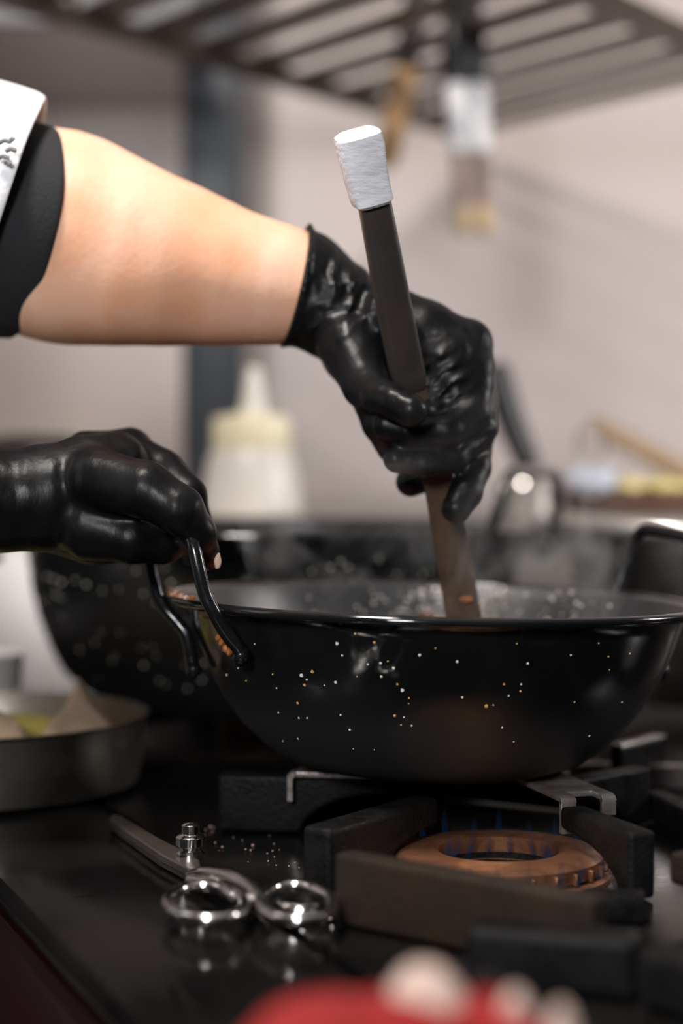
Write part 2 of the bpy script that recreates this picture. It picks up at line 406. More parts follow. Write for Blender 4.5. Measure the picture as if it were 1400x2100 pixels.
plate('front_bar', f3a, f3b, [(0,zb),(0,zg),(1,zg),(1,zb+.004),(.93,zb)], .014, 'ironb', grate, bevel=.0035, seg=3)
# end of the front bar and the outer frame towards the back right
f5a = Vector((.212,.905)); f5b = Vector((.168,.872))
plate('fin', f5a, f5b, arch(zg-.003, zb, .3, tip=.5), .018, 'ironb', grate)
plate('fin', (.19,1.12), (.125,1.06), arch(zg, zb, .3), .015, 'iron', grate)
plate('frame_bar', (.20,1.13), (.235,.92), [(0,zb),(0,zb+.018),(1,zb+.018),(1,zb)], .014, 'iron', grate)
plate('frame_bar', (-.07,1.10), (.05,1.21), [(0,zb),(0,zb+.018),(1,zb+.018),(1,zb)], .014, 'iron', grate)
plate('fin', (.055,1.20), (.075,1.09), arch(zg, zb, .35), .015, 'iron', grate)
plate('frame_bar', (.06,1.21), (.19,1.135), [(0,zb),(0,zb+.018),(1,zb+.018),(1,zb)], .014, 'iron', grate)
# small square of the frame seen beyond the front bar's end
q = P(1300, 1850, .88)
box('frame_foot', (.134,.872,DK+.0075), (.030,.016,.014), 'iron', grate, rot=Matrix.Rotation(-.1,3,'Z'), bevel=.002)

# dark cast-iron front bar of the neighbouring support, close to the camera
nb = empty('pan_support', (.10,.74,DK), 'black cast iron block of the nearest pan support, in front', 'pan support')
plate('front_bar', ((962-700)/F*.765, .765), ((1310-700)/F*.745, .745), [(0,DK+.0005),(0,DK+.0265),(1,DK+.0265),(1,DK+.0005)], .022, 'iron', nb, bevel=.005, seg=4)
plate('fin', (.128,.735), (.20,.66), [(0,DK+.0005),(0,DK+.024),(1,DK+.024),(1,DK+.0005)], .018, 'iron', nb, bevel=.004)
plate('frame_bar', (.056,.765), (.09,.66), [(0,DK+.0005),(0,DK+.012),(1,DK+.012),(1,DK+.0005)], .016, 'iron', nb, bevel=.004)

# steel strap that bridges the fins under the pan, with hooked ends
strap = empty('steel_bridge', (.06,1.06,CZ+ZG), 'scorched steel bridge strap hooked over the cast iron fins', 'trivet')
SL = Vector((-.0265, 1.088)); SR = Vector((.100, 1.075)); sd = (SR-SL).normalized(); sn = Vector((-sd.y, sd.x))
z0, z1 = CZ+ZG+.0005, CZ+ZG+.0040
def sq(a, l, wd): return [tuple(a+sd*0-sn*wd), tuple(a+sd*l-sn*wd), tuple(a+sd*l+sn*wd), tuple(a+sn*wd)]
prism('plate', sq(SL, (SR-SL).length, .016), z0, z1, 'strap', strap, bevel=.001)
def hook(a, wd, drop, name='hook'):
    n2 = 5; path = []
    for k in range(n2+1):
        an = k/n2*PI/2; path.append((.005*math.sin(an), .005*math.cos(an)-.005))
    path += [(.005, -drop)]
    sgn = 1 if a[1] > 0 else -1
    vs, fs = [], []
    for (o_, zz) in path:
        for ty, thick in ((-wd, 0), (wd, 0), (wd, 1), (-wd, 1)):
            offs = o_-(.0035 if thick and o_ > .0045 else 0); zt2 = zz-(.0035 if thick and o_ <= .0045 else 0)
            p = a[0]+sd*(sgn*offs)+sn*ty; vs.append((p.x, p.y, z1+zt2))
    m2 = len(path)
    for i in range(m2-1):
        for k in range(4): fs.append((i*4+k, i*4+(k+1)%4, (i+1)*4+(k+1)%4, (i+1)*4+k))
    fs += [(3,2,1,0), tuple((m2-1)*4+k for k in range(4))]
    return mesh(name, vs, fs, 'strap', strap, bevel=.0006, seg=1)
hook((SL+sn*-.0105, -1), .0055, .018)
SL = Vector((.104, 1.118)); SR = Vector((.1375, .9985)); sd = (SR-SL).normalized(); sn = Vector((-sd.y, sd.x))
prism('plate', sq(SL, (SR-SL).length-.010, .0165), z0, z1, 'strap', strap, bevel=.001)
for off, wd, dr in ((-.012, .0045, .021), (.0125, .0042, .012)):
    prism('prong', sq(SR-sd*.012+sn*off, .0122, wd), z0, z1, 'strap', strap, bevel=.0006)
    hook((SR+sn*off, 1), wd, dr)

# ------------------------------------------------------------------ pans
def pan(name, c, R, depth, tilt, label, steep=False, tilt_axis='Y'):
    root = empty(name, c, label, 'pan')
    mt = Matrix.Rotation(tilt, 3, tilt_axis)
    k = R/.1667; kd = depth/.100
    outp = [(.0,-.100),(.070,-.1000),(.082,-.0985),(.093,-.0945),(.104,-.0875),(.1175,-.0745),(.1285,-.060),(.139,-.042),(.1465,-.025),(.1525,-.0085),(.1555,-.001),(.1600,.0015)]
    inp = [(.1600,.0035),(.1545,.0020),(.1505,-.006),(.1440,-.024),(.1365,-.041),(.1260,-.058),(.115,-.0725),(.1015,-.0855),(.090,-.0925),(.080,-.0960),(0,-.0970)]
    if steep:
        outp = [(0,-.100),(.085,-.100),(.108,-.096),(.124,-.088),(.136,-.078),(.144,-.064),(.1505,-.048),(.1555,-.030),(.158,-.012),(.1592,-.001),(.1600,.0015)]
        inp = [(.1600,.0035),(.1575,.0020),(.1560,-.012),(.1530,-.030),(.1480,-.048),(.1415,-.064),(.1335,-.077),(.122,-.0855),(.107,-.093),(.085,-.097),(0,-.0975)]
    sca = lambda pr: [(r*k, z*kd) for r, z in pr]
    lathe('pan_body', sca(outp), c, 'enamel', root, n=128, mtx=mt)
    lathe('pan_inside', sca(inp), c, 'enamelin', root, n=128, mtx=mt)
    rim = [(.1600+.0033*math.cos(a), .0022+.0030*math.sin(a)) for a in [2*PI*i/10 for i in range(10)]]
    rim = [(r*k+(.0034*k), z*kd) for r, z in rim]
    lathe('rim', rim, c, 'enamel', root, n=128, mtx=mt, closed=True)
    return root, mt
PD = 1.100; PC = P(890, 1238, PD)
PCc = Vector((PC.x, PC.y, CZ-.0815))
TILT = math.radians(1.35)
panf, mtf = pan('deep_pan', PCc, .1667, .0985, TILT, 'black speckled enamel pan held over the lit burner in front')
# loop handle: world points from the photograph, then mirrored through the pan's axis for the far side
def to_local(v): return mtf.inverted() @ (Vector(v)-PCc)
hl = [P(397,1372,1.075), P(391,1345,1.072), P(380,1298,1.072), P(345,1256,1.075), P(324,1225,1.075), P(313,1185,1.075), P(306,1150,1.075), P(304,1118,1.072), P(316,1092,1.062)]
hr = [P(372,1082,1.004), P(388,1098,.992), P(397,1122,.987), P(408,1170,.985), P(420,1218,.985), P(438,1256,.985), P(462,1296,.988), P(486,1326,.990), P(494,1344,.992)]
hpath = smooth_path(hl+hr, 5)
hloc = [to_local(p) for p in hpath]
for ang in (0, PI):
    rz = Matrix.Rotation(ang, 3, 'Z')
    pts = [PCc+mtf@(rz@p) for p in hloc]
    h = tube('handle', pts, .0040, 'tubeblk', panf, n=14)
    for e, nx in ((pts[0], pts[2]), (pts[-1], pts[-3])):
        dd = (nx-e).normalized()
        ico('rivet', e, .0052, 'tubeblk', h, sc3=(1,1,1.2))
# speckles: photo pixels -> ray onto the pan wall
vs, fs = [], []
body = [o for o in panf.children if o.name.startswith('pan_body')][0]
bvh = BVHTree.FromPolygons([v.co+PCc for v in body.data.vertices], [tuple(p.vertices) for p in body.data.polygons])
specks = [(498,216,3),(511,247,2),(545,190,2),(283,217,1.6),(405,299,3.4),(433,289,3),(419,310,2),(413,324,2.6),(395,371,2.4),(340,332,1.6),(345,396,1.6),(398,410,1.8),(420,410,1.8),(494,317,2.6),(507,402,2),(531,441,2.2),(578,270,2),(611,267,2.4),(645,280,2.8),(668,338,3.2),(685,358,1.8),(684,372,1.4),(648,404,2.6),(672,408,1.6),(665,428,1.6),(692,430,1.8),(713,246,2.6),(754,228,1.6),(811,263,2.4),(824,356,2.2),(887,379,3.4),(905,376,1.4),(933,322,2),(945,352,1.8),(978,322,1.8),(976,340,2),(995,268,2.4),(966,216,1.4),(1107,246,1.8),(1117,368,1.8),(1205,250,1.8),(1261,242,2),(1240,369,1.6),(1155,457,1.8),(958,472,1.6),(928,435,1.8),(357,470,1.4),(396,464,1.6),(330,296,1.6),(210,298,1.8),(261,313,1.6),(595,213,2.4),(613,302,2.2),(465,325,1.4),(550,302,1.2),(1180,215,1.5),(1208,284,1.4),(630,262,1.5),(655,322,2),(540,490,1.3),(595,493,1.2),(240,280,1.3)]
def add_blob(vs, fs, c, n, r):
    u = n.orthogonal().normalized(); v = n.cross(u); b0 = len(vs); m_ = 7
    ph = random.random()*6
    for j, (rr, hh) in enumerate(((1.0, -.1), (.75, .45))):
        for i in range(m_):
            a = 2*PI*i/m_+ph; q = r*rr*(1+.15*math.sin(3*a+ph)); vs.append(c+(u*math.cos(a)+v*math.sin(a))*q+n*r*hh)
    vs.append(c+n*r*.6)
    for i in range(m_):
        k = (i+1) % m_
        fs.append((b0+i, b0+k, b0+m_+k, b0+m_+i)); fs.append((b0+m_+i, b0+m_+k, b0+2*m_))
cw = ([], []); ca = ([], [])
for (sx_, sy_, rr) in specks:
    px, py = 300+sx_*.7857, 1150+sy_*.7857
    d_ = P(px, py, 1).normalized() if False else (P(px, py, 1.)-Vector((0,0,CZ))).normalized()
    hit = bvh.ray_cast(Vector((0,0,CZ)), d_)
    if hit[0] is None: continue
    n = hit[1]; n = n if n.dot(d_) < 0 else -n
    t = ca if random.random() < .33 else cw
    add_blob(t[0], t[1], hit[0]+n*.0002, n, rr*1.3*hit[0].y/F)
for i in range(110):          # the rest of the wall, all round
    a = random.uniform(.35, PI-.35); z = random.uniform(-.075, -.01)
    o0 = PCc+mtf@Vector((.3*math.cos(a), .3*math.sin(a), z)); dr = (PCc+mtf@Vector((0,0,z))-o0).normalized()
    hit = bvh.ray_cast(o0, dr)
    if hit[0] is not None:
        n = hit[1]; n = n if n.dot(dr) < 0 else -n
        t = ca if random.random() < .3 else cw
        add_blob(t[0], t[1], hit[0]+n*.0002, n, random.uniform(1.2, 2.8)*.00025)
tag(mesh('speckles', *cw, 'speck', panf), kind='stuff', label='cream splash specks on the pan wall')
tag(mesh('speckles', *ca, 'speckw', panf), kind='stuff', label='amber splash specks on the pan wall')
# burnt food stuck on the wall by the handle and on the rim
for (px, py, r) in ((450,1308,8),(456,1318,9),(463,1330,9),(470,1338,9),(478,1332,9),(484,1328,8),(474,1330,7)):
    d_ = (P(px, py, 1.)-Vector((0,0,CZ))).normalized(); hit = bvh.ray_cast(Vector((0,0,CZ)), d_)
    if hit[0] is not None: ico('crust', hit[0]-d_*.001, r/F*1.0, 'crumb', panf, jit=.25, sub=1)
rimz = .0052
for i in range(14):
    a = PI+random.uniform(.02, .50); rr = .1632+random.uniform(-.002, .002)
    ico('crust', PCc+mtf@Vector((rr*math.cos(a), rr*math.sin(a), rimz)), random.uniform(.0012,.0026), 'crumbp' if i % 3 else 'crumb', panf, jit=.2, sub=1)

# second, larger pan behind to the left
PB = P(562, 1090, 1.56); BR = .226
PBc = Vector((PB.x, PB.y, CZ-.0525))
panb, mtb = pan('deep_pan', PBc, BR, .150, 0., 'large black speckled enamel pan behind, below the squeeze bottle', True)
bb = [o for o in panb.children if o.name.startswith('pan_body')][0]
bvb = BVHTree.FromPolygons([v.co+PBc for v in bb.data.vertices], [tuple(p.vertices) for p in bb.data.polygons])
cw = ([], [])
for i in range(230):
    a = random.uniform(PI*1.02, PI*1.98) if i < 170 else random.uniform(0, PI); z = random.uniform(-.12, -.008)
    o0 = PBc+Vector((.4*math.cos(a), .4*math.sin(a), z)); dr = (PBc+Vector((0,0,z))-o0).normalized()
    hit = bvb.ray_cast(o0, dr)
    if hit[0] is not None:
        n = hit[1]; n = n if n.dot(dr) < 0 else -n
        add_blob(cw[0], cw[1], hit[0]+n*.0002, n, random.uniform(.0006, .0013))
tag(mesh('speckles', *cw, 'speck', panb), kind='stuff', label='cream splash specks on the pan wall')
hb = smooth_path([P(968,1150,1.43), P(985,1132,1.425), P(1000,1103,1.425), P(1022,1040,1.43), P(1040,984,1.44), P(1058,968,1.46), P(1122,968,1.56), P(1142,984,1.59), P(1140,1050,1.60), P(1128,1110,1.60), P(1105,1140,1.59)], 5)
for ang in (0, PI):
    rz = Matrix.Rotation(ang, 3, 'Z')
    tube('handle', [PBc+rz@(p-PBc) for p in hb], .0052, 'tubeblk', panb)
# pan support below the second pan
gb = empty('pan_support', (PBc.x, PBc.y, DK), 'cast iron pan support under the large back pan', 'pan support')
zpb = PBc.z-.1505
for i in range(4):
    a = i*PI/2+.5; ca_, sa_ = math.cos(a), math.sin(a)
    plate('fin', (PBc.x+.17*ca_, PBc.y+.17*sa_), (PBc.x+.05*ca_, PBc.y+.05*sa_), arch(zpb, zb, .3), .014, 'iron', gb)
lathe('burner_cap', [(0,.022),(.045,.020),(.05,.012),(.05,.0)], (PBc.x,PBc.y,DK), 'brass', gb)

# stew in the front pan
stew_z = PCc.z-.032
vs, fs = [], []; nr, na = 10, 48
for i in range(nr+1):
    for j in range(na):
        r = .134*i/nr; a = 2*PI*j/na
        z = .004*math.sin(r*150+a*3)+.003*math.sin(a*7+r*90)+.020*max(0,math.sin(a+.35))**2*(r/.134)**2
        if i == nr: z = z-.006
        vs.append(PCc+mtf@Vector((r*math.cos(a), r*math.sin(a), -.036+z)))
for i in range(nr):
    for j in range(na): fs.append((i*na+j, i*na+(j+1)%na, (i+1)*na+(j+1)%na, (i+1)*na+j))
stew = tag(mesh('stew', vs, fs, 'food'), 'dark red simmering stew in the front pan', 'food', kind='stuff')
for i in range(34):
    a = random.uniform(.1, PI-.1) if i < 26 else random.uniform(-PI, 0); r = random.uniform(.03, .124)
    z = -.0335+.020*max(0,math.sin(a+.35))**2*(r/.134)**2+random.uniform(0,.005)
    rot = Matrix.Rotation(random.uniform(0,6),3,'Z') @ Matrix.Rotation(random.uniform(-.6,.6),3,'X')
    o = ico('stew_piece', PCc+mtf@Vector((r*math.cos(a), r*math.sin(a), z)), random.uniform(.005,.0085), 'food' if i % 4 else 'crumb', None, sc3=(1.4,.9,.7), jit=.16, sub=2, rot=rot)
    tag(o, 'small glossy red piece of food in the front pan stew', 'food piece', 'pieces of food in the front pan')

# oil drops spattered on the inside of the far wall
ins = [o for o in panf.children if o.name.startswith('pan_inside')][0]
bvi = BVHTree.FromPolygons([v.co+PCc for v in ins.data.vertices], [tuple(p.vertices) for p in ins.data.polygons])
dr_ = ([], [])
for i in range(230):
    px = random.gauss(930, 60) if i < 170 else random.uniform(600, 1250); py = random.uniform(1206, 1272)
    d_ = (P(px, py, 1.)-Vector((0,0,CZ))).normalized()
    hit = bvi.ray_cast(PCc+Vector((0,0,.0))+Vector(((px-890)/F*.9, -.13, .0))-d_*0 if False else Vector((0,0,CZ))+d_*1.12, d_)
    if hit[0] is None: continue
    n = hit[1]; n = n if n.dot(d_) < 0 else -n
    add_blob(dr_[0], dr_[1], hit[0]+n*.0001, n, random.uniform(.0005, .0016))
tag(mesh('oil_drops', *dr_, 'drop', panf), kind='stuff', label='glossy oil drops on the inner wall')

# ------------------------------------------------------------------ spatula
def sdp(y): return .992+.000118*(y-280)
spat = empty('spatula', P(953,1290,sdp(1290)), 'long dark steel spatula with white taped end held by the upper glove', 'spatula')
def bar(name, pts, mtl, thick, yaw=.25, bevel=.002, nsub=1, round_=False):
    """pts = [(px,py,halfwidth px)], a flat bar following the line"""
    vs, fs = [], []; n = 16 if round_ else 4
    rings = []
    for (px, py, hw) in pts:
        d = sdp(py); c = P(px, py, d); rings.append((c, hw*d/F))
    ax = (rings[-1][0]-rings[0][0]).normalized()
    wv = Vector((math.cos(yaw), math.sin(yaw), 0)); wv = (wv-ax*wv.dot(ax)).normalized(); tv = ax.cross(wv)
    for i, (c, hw) in enumerate(rings):
        th = thick if not isinstance(thick, (list,tuple)) else thick[i]
        if round_:
            for k in range(n):
                a = 2*PI*k/n; ca, sa = math.cos(a), math.sin(a)
                e = .55
                vs.append(c+wv*hw*math.copysign(abs(ca)**e, ca)+tv*th*math.copysign(abs(sa)**e, sa))
        else:
            for a, b_ in ((-1,-1),(1,-1),(1,1),(-1,1)): vs.append(c+wv*hw*a+tv*th*b_)
    m_ = len(rings)
    for i in range(m_-1):
        for k in range(n): fs.append((i*n+k, i*n+(k+1)%n, (i+1)*n+(k+1)%n, (i+1)*n+k))
    fs.append(tuple(range(n-1,-1,-1))); fs.append(tuple((m_-1)*n+k for k in range(n)))
    return mesh(name, vs, fs, mtl, spat, bevel=0 if round_ else bevel)
bar('handle_bar', [(742,345,33),(767,415,34),(800,590,36),(835,765,36),(842,790,33),(846,802,24)], 'spat', [.0065,.0065,.007,.0075,.006,.003], round_=True)
bar('blade', [(838,770,28),(868,880,30),(903,1000,33),(929,1140,36),(953,1280,37),(968,1350,38)], 'blade', .0014, bevel=.0006)
bar('tape_wrap', [(731,270,36),(733,276,47),(738,300,49),(746,345,45),(757,392,43),(763,412,42),(764,418,36)], 'tape', [.009,.012,.0125,.0115,.011,.011,.0095], round_=True)
tv = P(957,1228,sdp(1228)-.004)
ico('food_scrap', tv, .0026, 'crumb', spat, sc3=(1.5,.4,.8), jit=.2)

# ------------------------------------------------------------------ the cook
cook = empty('person', (-.62, 1.14, 0), 'person in white jacket and black gloves stirring the front pan', 'person')
# --- upper (left) arm
arm = chain([(-150,425,1.13,175),(-40,445,1.13,180),(40,462,1.13,190),(110,482,1.128,207),(170,499,1.125,199),(270,524,1.12,175),(370,546,1.12,154),(460,567,1.118,133),(540,579,1.118,116),(590,588,1.116,107),(630,600,1.113,92)])
def skin_disp(X, Y, Z):
    t = 0*X
    for (px, py, rad, amp) in ((230,560,120,-.0035),(300,610,90,.0035),(420,640,70,-.0025),(180,640,90,.003),(480,610,80,.0015),(330,480,120,.002)):
        c = P(px, py, 1.08); R = rad*1.08/F
        t = t+amp*np.exp(-((X-c.x)**2+(Z-c.z)**2+.3*(Y-c.y)**2)/(R*R))
    return t
sdf_body('arm', [arm], .0026, 'skin', cook, k_in=.012, disp=skin_disp, smooth=2)
# --- glove gripping the spatula
gl = [
 chain([(530,575,1.118,121),(610,590,1.117,119),(680,632,1.11,103),(760,690,1.105,92),(850,712,1.105,78),(940,722,1.105,58)]),
 chain([(740,715,1.10,85),(830,775,1.10,82),(890,830,1.10,72),(905,880,1.10,58)]),
 chain([(880,720,1.095,64),(955,712,1.092,47),(966,708,1.09,42)]),
 chain([(800,670,1.095,85),(868,686,1.09,70),(955,703,1.088,48),(963,760,1.08,50),(945,830,1.072,50)]),
 chain([(868,690,1.088,70),(915,745,1.08,72),(930,800,1.074,64),(930,855,1.068,48)]),
 chain([(860,760,1.085,60),(880,820,1.072,50),(890,850,1.062,38)]),
 # index: down from its knuckle, folded to the left under the thumb
 chain([(966,702,1.085,40),(972,790,1.072,40),(968,850,1.062,37),(915,884,1.05,33),(840,884,1.048,32),(792,872,1.05,29)]),
 # middle
 chain([(972,740,1.10,38),(984,820,1.09,36),(985,878,1.078,34),(930,940,1.058,28),(870,950,1.052,27),(813,942,1.05,28)]),
 # ring, reaching down along the blade
 chain([(972,800,1.10,36),(978,890,1.09,35),(972,960,1.075,34),(955,1010,1.06,33),(935,1043,1.055,31)]),
 # little
 chain([(950,830,1.12,36),(945,920,1.115,34),(880,975,1.10,31),(842,988,1.095,31)]),
 # thumb across the handle
 chain([(715,705,1.085,66),(750,790,1.062,48),(778,812,1.042,36),(808,824,1.03,32)]),
 chain([(790,815,1.034,31),(842,842,1.024,35)]),
 chain([(752,800,1.075,40),(775,870,1.07,32),(800,920,1.08,28)]),
]
# rolled cuff: bead around the opening
cN = Vector((.976, .16, -.217)).normalized()
cc = P(607, 586, 1.117); cu = Vector((0,1,0)); cu = (cu-cN*cu.dot(cN)).normalized(); cvv = cN.cross(cu)
bead = []
for i in range(41):
    a = 2*PI*i/40; rr = .0372*(1+.012*math.sin(2*a+1)+.008*math.sin(5*a))
    p = cc+cu*math.cos(a)*rr+cvv*math.sin(a)*rr*1.03
    p = p+cN*(.0012*math.sin(a*2+.6))
    bead.append((p, .0016))
W1 = wrinkles([((690,575,1.08),20,85,.0016,70,0.3),((660,640,1.08),60,95,.0016,62,1.2),((740,640,1.08),25,100,.0014,62,2.1),((635,560,1.09),5,120,.0011,60,.5),((700,700,1.09),45,85,.0014,60,1.7),((720,600,1.08),100,75,.0012,60,.9),
     ((905,775,1.055),62,120,.0015,58,.4),((890,830,1.05),75,130,.0012,45,2.2),((930,730,1.055),50,110,.0008,50,1.1),((900,690,1.06),112,80,.0006,60,.2),((985,885,1.06),80,170,.0010,36,.9),((965,930,1.06),95,130,.0006,40,.9),((770,830,1.04),30,140,.0008,40,.2),((955,690,1.07),30,80,.0006,45,.4),((860,945,1.04),85,110,.0005,60,.4)])
def W1c(X, Y, Z):
    pl = (X-cc.x)*cN.x+(Y-cc.y)*cN.y+(Z-cc.z)*cN.z
    return W1(X, Y, Z)*np.clip((pl-.002)/.012, 0, 1)
sdf_body('glove', gl+[bead], .00112, 'rub', cook, k_in=.003, k_out=.0045, disp=W1c, cuts=[((cc-cN*.0012)[:], (-cN)[:])], smooth=1)
# --- lower (right) hand on the pan handle
gr = [
 chain([(-330,1010,1.02,128),(-180,1010,1.02,122),(-80,1018,1.02,110),(0,1028,1.025,104),(90,1022,1.03,108),(180,1000,1.035,104),(235,965,1.045,76)]),
 chain([(120,1030,1.05,105),(200,1060,1.05,97),(290,1075,1.055,78),(345,1080,1.055,60)]),
 chain([(190,975,1.04,90),(236,936,1.055,53)]),
 chain([(200,960,1.07,85),(268,922,1.085,44)]),
 chain([(205,985,1.01,66),(300,1005,.995,58),(368,1046,.99,50),(404,1092,.997,38),(420,1130,1.008,28),(428,1152,1.015,18)]),
 chain([(262,930,1.08,48),(330,968,1.065,47),(385,1015,1.055,39),(404,1070,1.055,30),(405,1110,1.06,24)]),
 chain([(275,950,1.11,44),(345,985,1.10,40),(390,1040,1.09,34),(395,1100,1.085,28)]),
 chain([(190,1080,1.02,72),(270,1105,1.012,50),(335,1118,1.02,38),(368,1112,1.03,30)]),
]
W2 = wrinkles([((300,945,1.02),65,60,.0014,50,.6),((60,990,1.0),8,60,.0006,80,.4),((140,960,1.0),5,50,.0006,60,.9),((255,940,1.02),120,70,.0006,55,.5),((370,1040,.97),40,85,.0005,45,.3),((30,950,1.02),165,80,.0006,60,.1),((240,1020,.99),45,80,.0005,55,1.4)])
sdf_body('glove', gr, .0014, 'rub', cook, k_in=.003, k_out=.0055, disp=W2, smooth=2)
ico('food_scrap', P(446,1150,1.005), .0030, 'crumbp', cook, sc3=(.7,.7,1.6), jit=.15)
# --- sleeve: black turned-up lining and white cotton above it
def loft(name, rings, mtl, thick=.003, n=48, wob=0.):
    vs, fs = [], []
    for j, (c, u, v) in enumerate(rings):
        for i in range(n):
            a = 2*PI*i/n; q = 1+wob*math.sin(3*a+j*.9)*.5+wob*.4*math.sin(7*a-j*1.3)
            vs.append(c+u*math.cos(a)*q+v*math.sin(a)*q)
    m_ = len(rings)
    for j in range(m_-1):
        for i in range(n): fs.append((j*n+i, j*n+(i+1)%n, (j+1)*n+(i+1)%n, (j+1)*n+i))
    o = mesh(name, vs, fs, mtl, cook)
    sm = o.modifiers.new('thick', 'SOLIDIFY'); sm.thickness = thick; sm.offset = -1
    ss = o.modifiers.new('sub', 'SUBSURF'); ss.levels = 1; ss.render_levels = 2
    return o
D0 = 1.13
def ring(px, py, tx, ty, bulge, rd, d=D0):
    c = P(px, py, d); v = P(px+tx, py+ty, d)-c; u = Vector((bulge*d/F, -rd, 0)); return (c, u, v)
loft('sleeve_lining', [ring(62,478,34,-214,98,.074), ring(52,477,34,-217,97,.075), ring(-10,468,40,-222,90,.077), ring(-90,450,46,-228,80,.078), ring(-170,430,50,-232,70,.078)], 'blackc', .0025, wob=.012)
loft('sleeve', [ring(20,455,80,-250,50,.090), ring(5,450,78,-257,46,.092), ring(-60,432,76,-258,40,.093), ring(-150,405,76,-250,30,.092),
     (Vector((-.33,1.16,CZ+.19)), Vector((.02,-.085,0)), Vector((.05,0,.075))), (Vector((-.42,1.22,CZ+.25)), Vector((.02,-.085,0)), Vector((.055,0,.07))), (Vector((-.55,1.275,CZ+.31)), Vector((.02,-.08,0)), Vector((.05,0,.075)))], 'white', .003, wob=.03)
# grey stitched mark on the white sleeve
for k, (px, py, l) in enumerate(((8,296,26),(22,308,22),(6,322,24),(24,292,10),(14,337,14))):
    p0 = P(px-l/2, py+4*math.sin(k), 1.035); p1 = P(px+l/2, py-5*math.cos(k*2), 1.035)
    tube('stitching', smooth_path([p0, (p0+p1)/2+Vector((0,0,.0015)), p1], 4), .0014, 'smudge', cook, n=8)
# --- the rest of the cook, standing to the left of the picture
fw = Vector((.923,.384,0)); lf = Vector((-.384,.923,0)); b0 = Vector((-.62,1.14,0))
def B(f, l, z): return b0+fw*f+lf*l+Vector((0,0,z))
jacket = [
 [(B(0,0,.86),.135),(B(0,0,1.05),.135),(B(.01,0,1.25),.150),(B(0,0,1.36),.130),(B(-.01,0,1.44),.085)],
 [(B(0,.08,.88),.115),(B(0,.09,1.08),.11),(B(.01,.10,1.28),.115),(B(0,.13,1.38),.085)],
 [(B(0,-.08,.88),.115),(B(0,-.09,1.08),.11),(B(.01,-.10,1.28),.115),(B(0,-.13,1.38),.085)],
 [(B(0,.13,1.40),.08),(B(.02,.19,1.41),.075),(Vector((-.55,1.275,CZ+.30)),.070)],
 [(B(0,-.13,1.40),.08),(B(0,-.20,1.39),.075),(B(.07,-.26,1.18),.060),(B(.135,-.265,1.10),.055),(Vector((-.315,1.02,CZ-.012)),.046)],
]
sdf_body('jacket', jacket, .008, 'white', cook, k_in=.05, k_out=.04, smooth=2)
sdf_body('trousers', [[(B(0,.08,.90),.115),(B(.01,.095,.50),.085),(B(0,.10,.07),.06)],[(B(0,-.08,.90),.115),(B(.01,-.095,.50),.085),(B(0,-.10,.07),.06)],[(B(0,.07,.9),.12),(B(0,-.07,.9),.12)]], .009, 'trouser', cook, k_in=.03, k_out=.03)
sdf_body('shoe', [[(B(-.05,.10,.045),.045),(B(.06,.10,.042),.042),(B(.15,.105,.035),.034)]], .005, 'shoe', cook)
sdf_body('shoe', [[(B(-.05,-.10,.045),.045),(B(.06,-.10,.042),.042),(B(.15,-.105,.035),.034)]], .005, 'shoe', cook)
head = [[(B(-.01,0,1.42),.062),(B(.01,0,1.52),.056),(B(.03,0,1.57),.055)],
 [(B(.015,0,1.66),.088),(B(.03,0,1.68),.085)],[(B(.055,0,1.60),.058),(B(.075,0,1.575),.034)],
 [(B(.105,0,1.665),.011),(B(.128,0,1.632),.014)],[(B(.09,.022,1.60),.012),(B(.097,0,1.602),.013),(B(.09,-.022,1.60),.012)],
 [(B(.10,.05,1.685),.010),(B(.108,.015,1.688),.010)],[(B(.10,-.05,1.685),.010),(B(.108,-.015,1.688),.010)],
 [(B(.0,.088,1.675),.014),(B(.005,.088,1.635),.010)],[(B(.0,-.088,1.675),.014),(B(.005,-.088,1.635),.010)]]
sdf_body('head', head, .004, 'skin', cook, k_in=.02, k_out=.012, smooth=2)
for s_ in (.034, -.034): ico('eye', B(.098, s_, 1.665), .0125, 'white', cook)
sdf_body('hair', [[(B(-.025,0,1.70),.094),(B(-.005,0,1.715),.090)],[(B(-.05,0,1.64),.070),(B(-.05,0,1.68),.08)]], .005, 'hair', cook, k_in=.02, k_out=.02)

# ------------------------------------------------------------------ tray with parchment, at the left
TR = .128; TCx = P(-75, 1462, 1.245)
TC = Vector((TCx.x, TCx.y, DK+.0005)); TH = .049
tray = empty('round_tray', TC, 'shallow round aluminium tray holding parchment and yellow food at left', 'tray')
lathe('tray_body', [(0,.0),(.90*TR,.0),(.955*TR,.004),(.985*TR,TH*.5),(.995*TR,TH-.001),(TR+.0015,TH),(TR+.002,TH+.0018),(TR-.0005,TH+.002),(.975*TR,TH*.55),(.94*TR,.006),(.88*TR,.002),(0,.002)], TC, 'alu', tray, n=96)
vs, fs = [], []; nr, na = 8, 40
for i in range(nr+1):
    for j in range(na):
        r = .93*TR*i/nr; a = 2*PI*j/na; z = .034+.012*math.sin(a*3+r*60)*(1-i/nr)+.006*math.sin(a*5+1)*(i/nr)-(.012 if i == nr else 0)
        vs.append(TC+Vector((r*math.cos(a), r*math.sin(a), z)))
for i in range(nr):
    for j in range(na): fs.append((i*na+j, i*na+(j+1)%na, (i+1)*na+(j+1)%na, (i+1)*na+j))
tag(mesh('mashed_food', vs, fs, 'yellow'), 'soft yellow green food in the aluminium tray', 'food', kind='stuff')
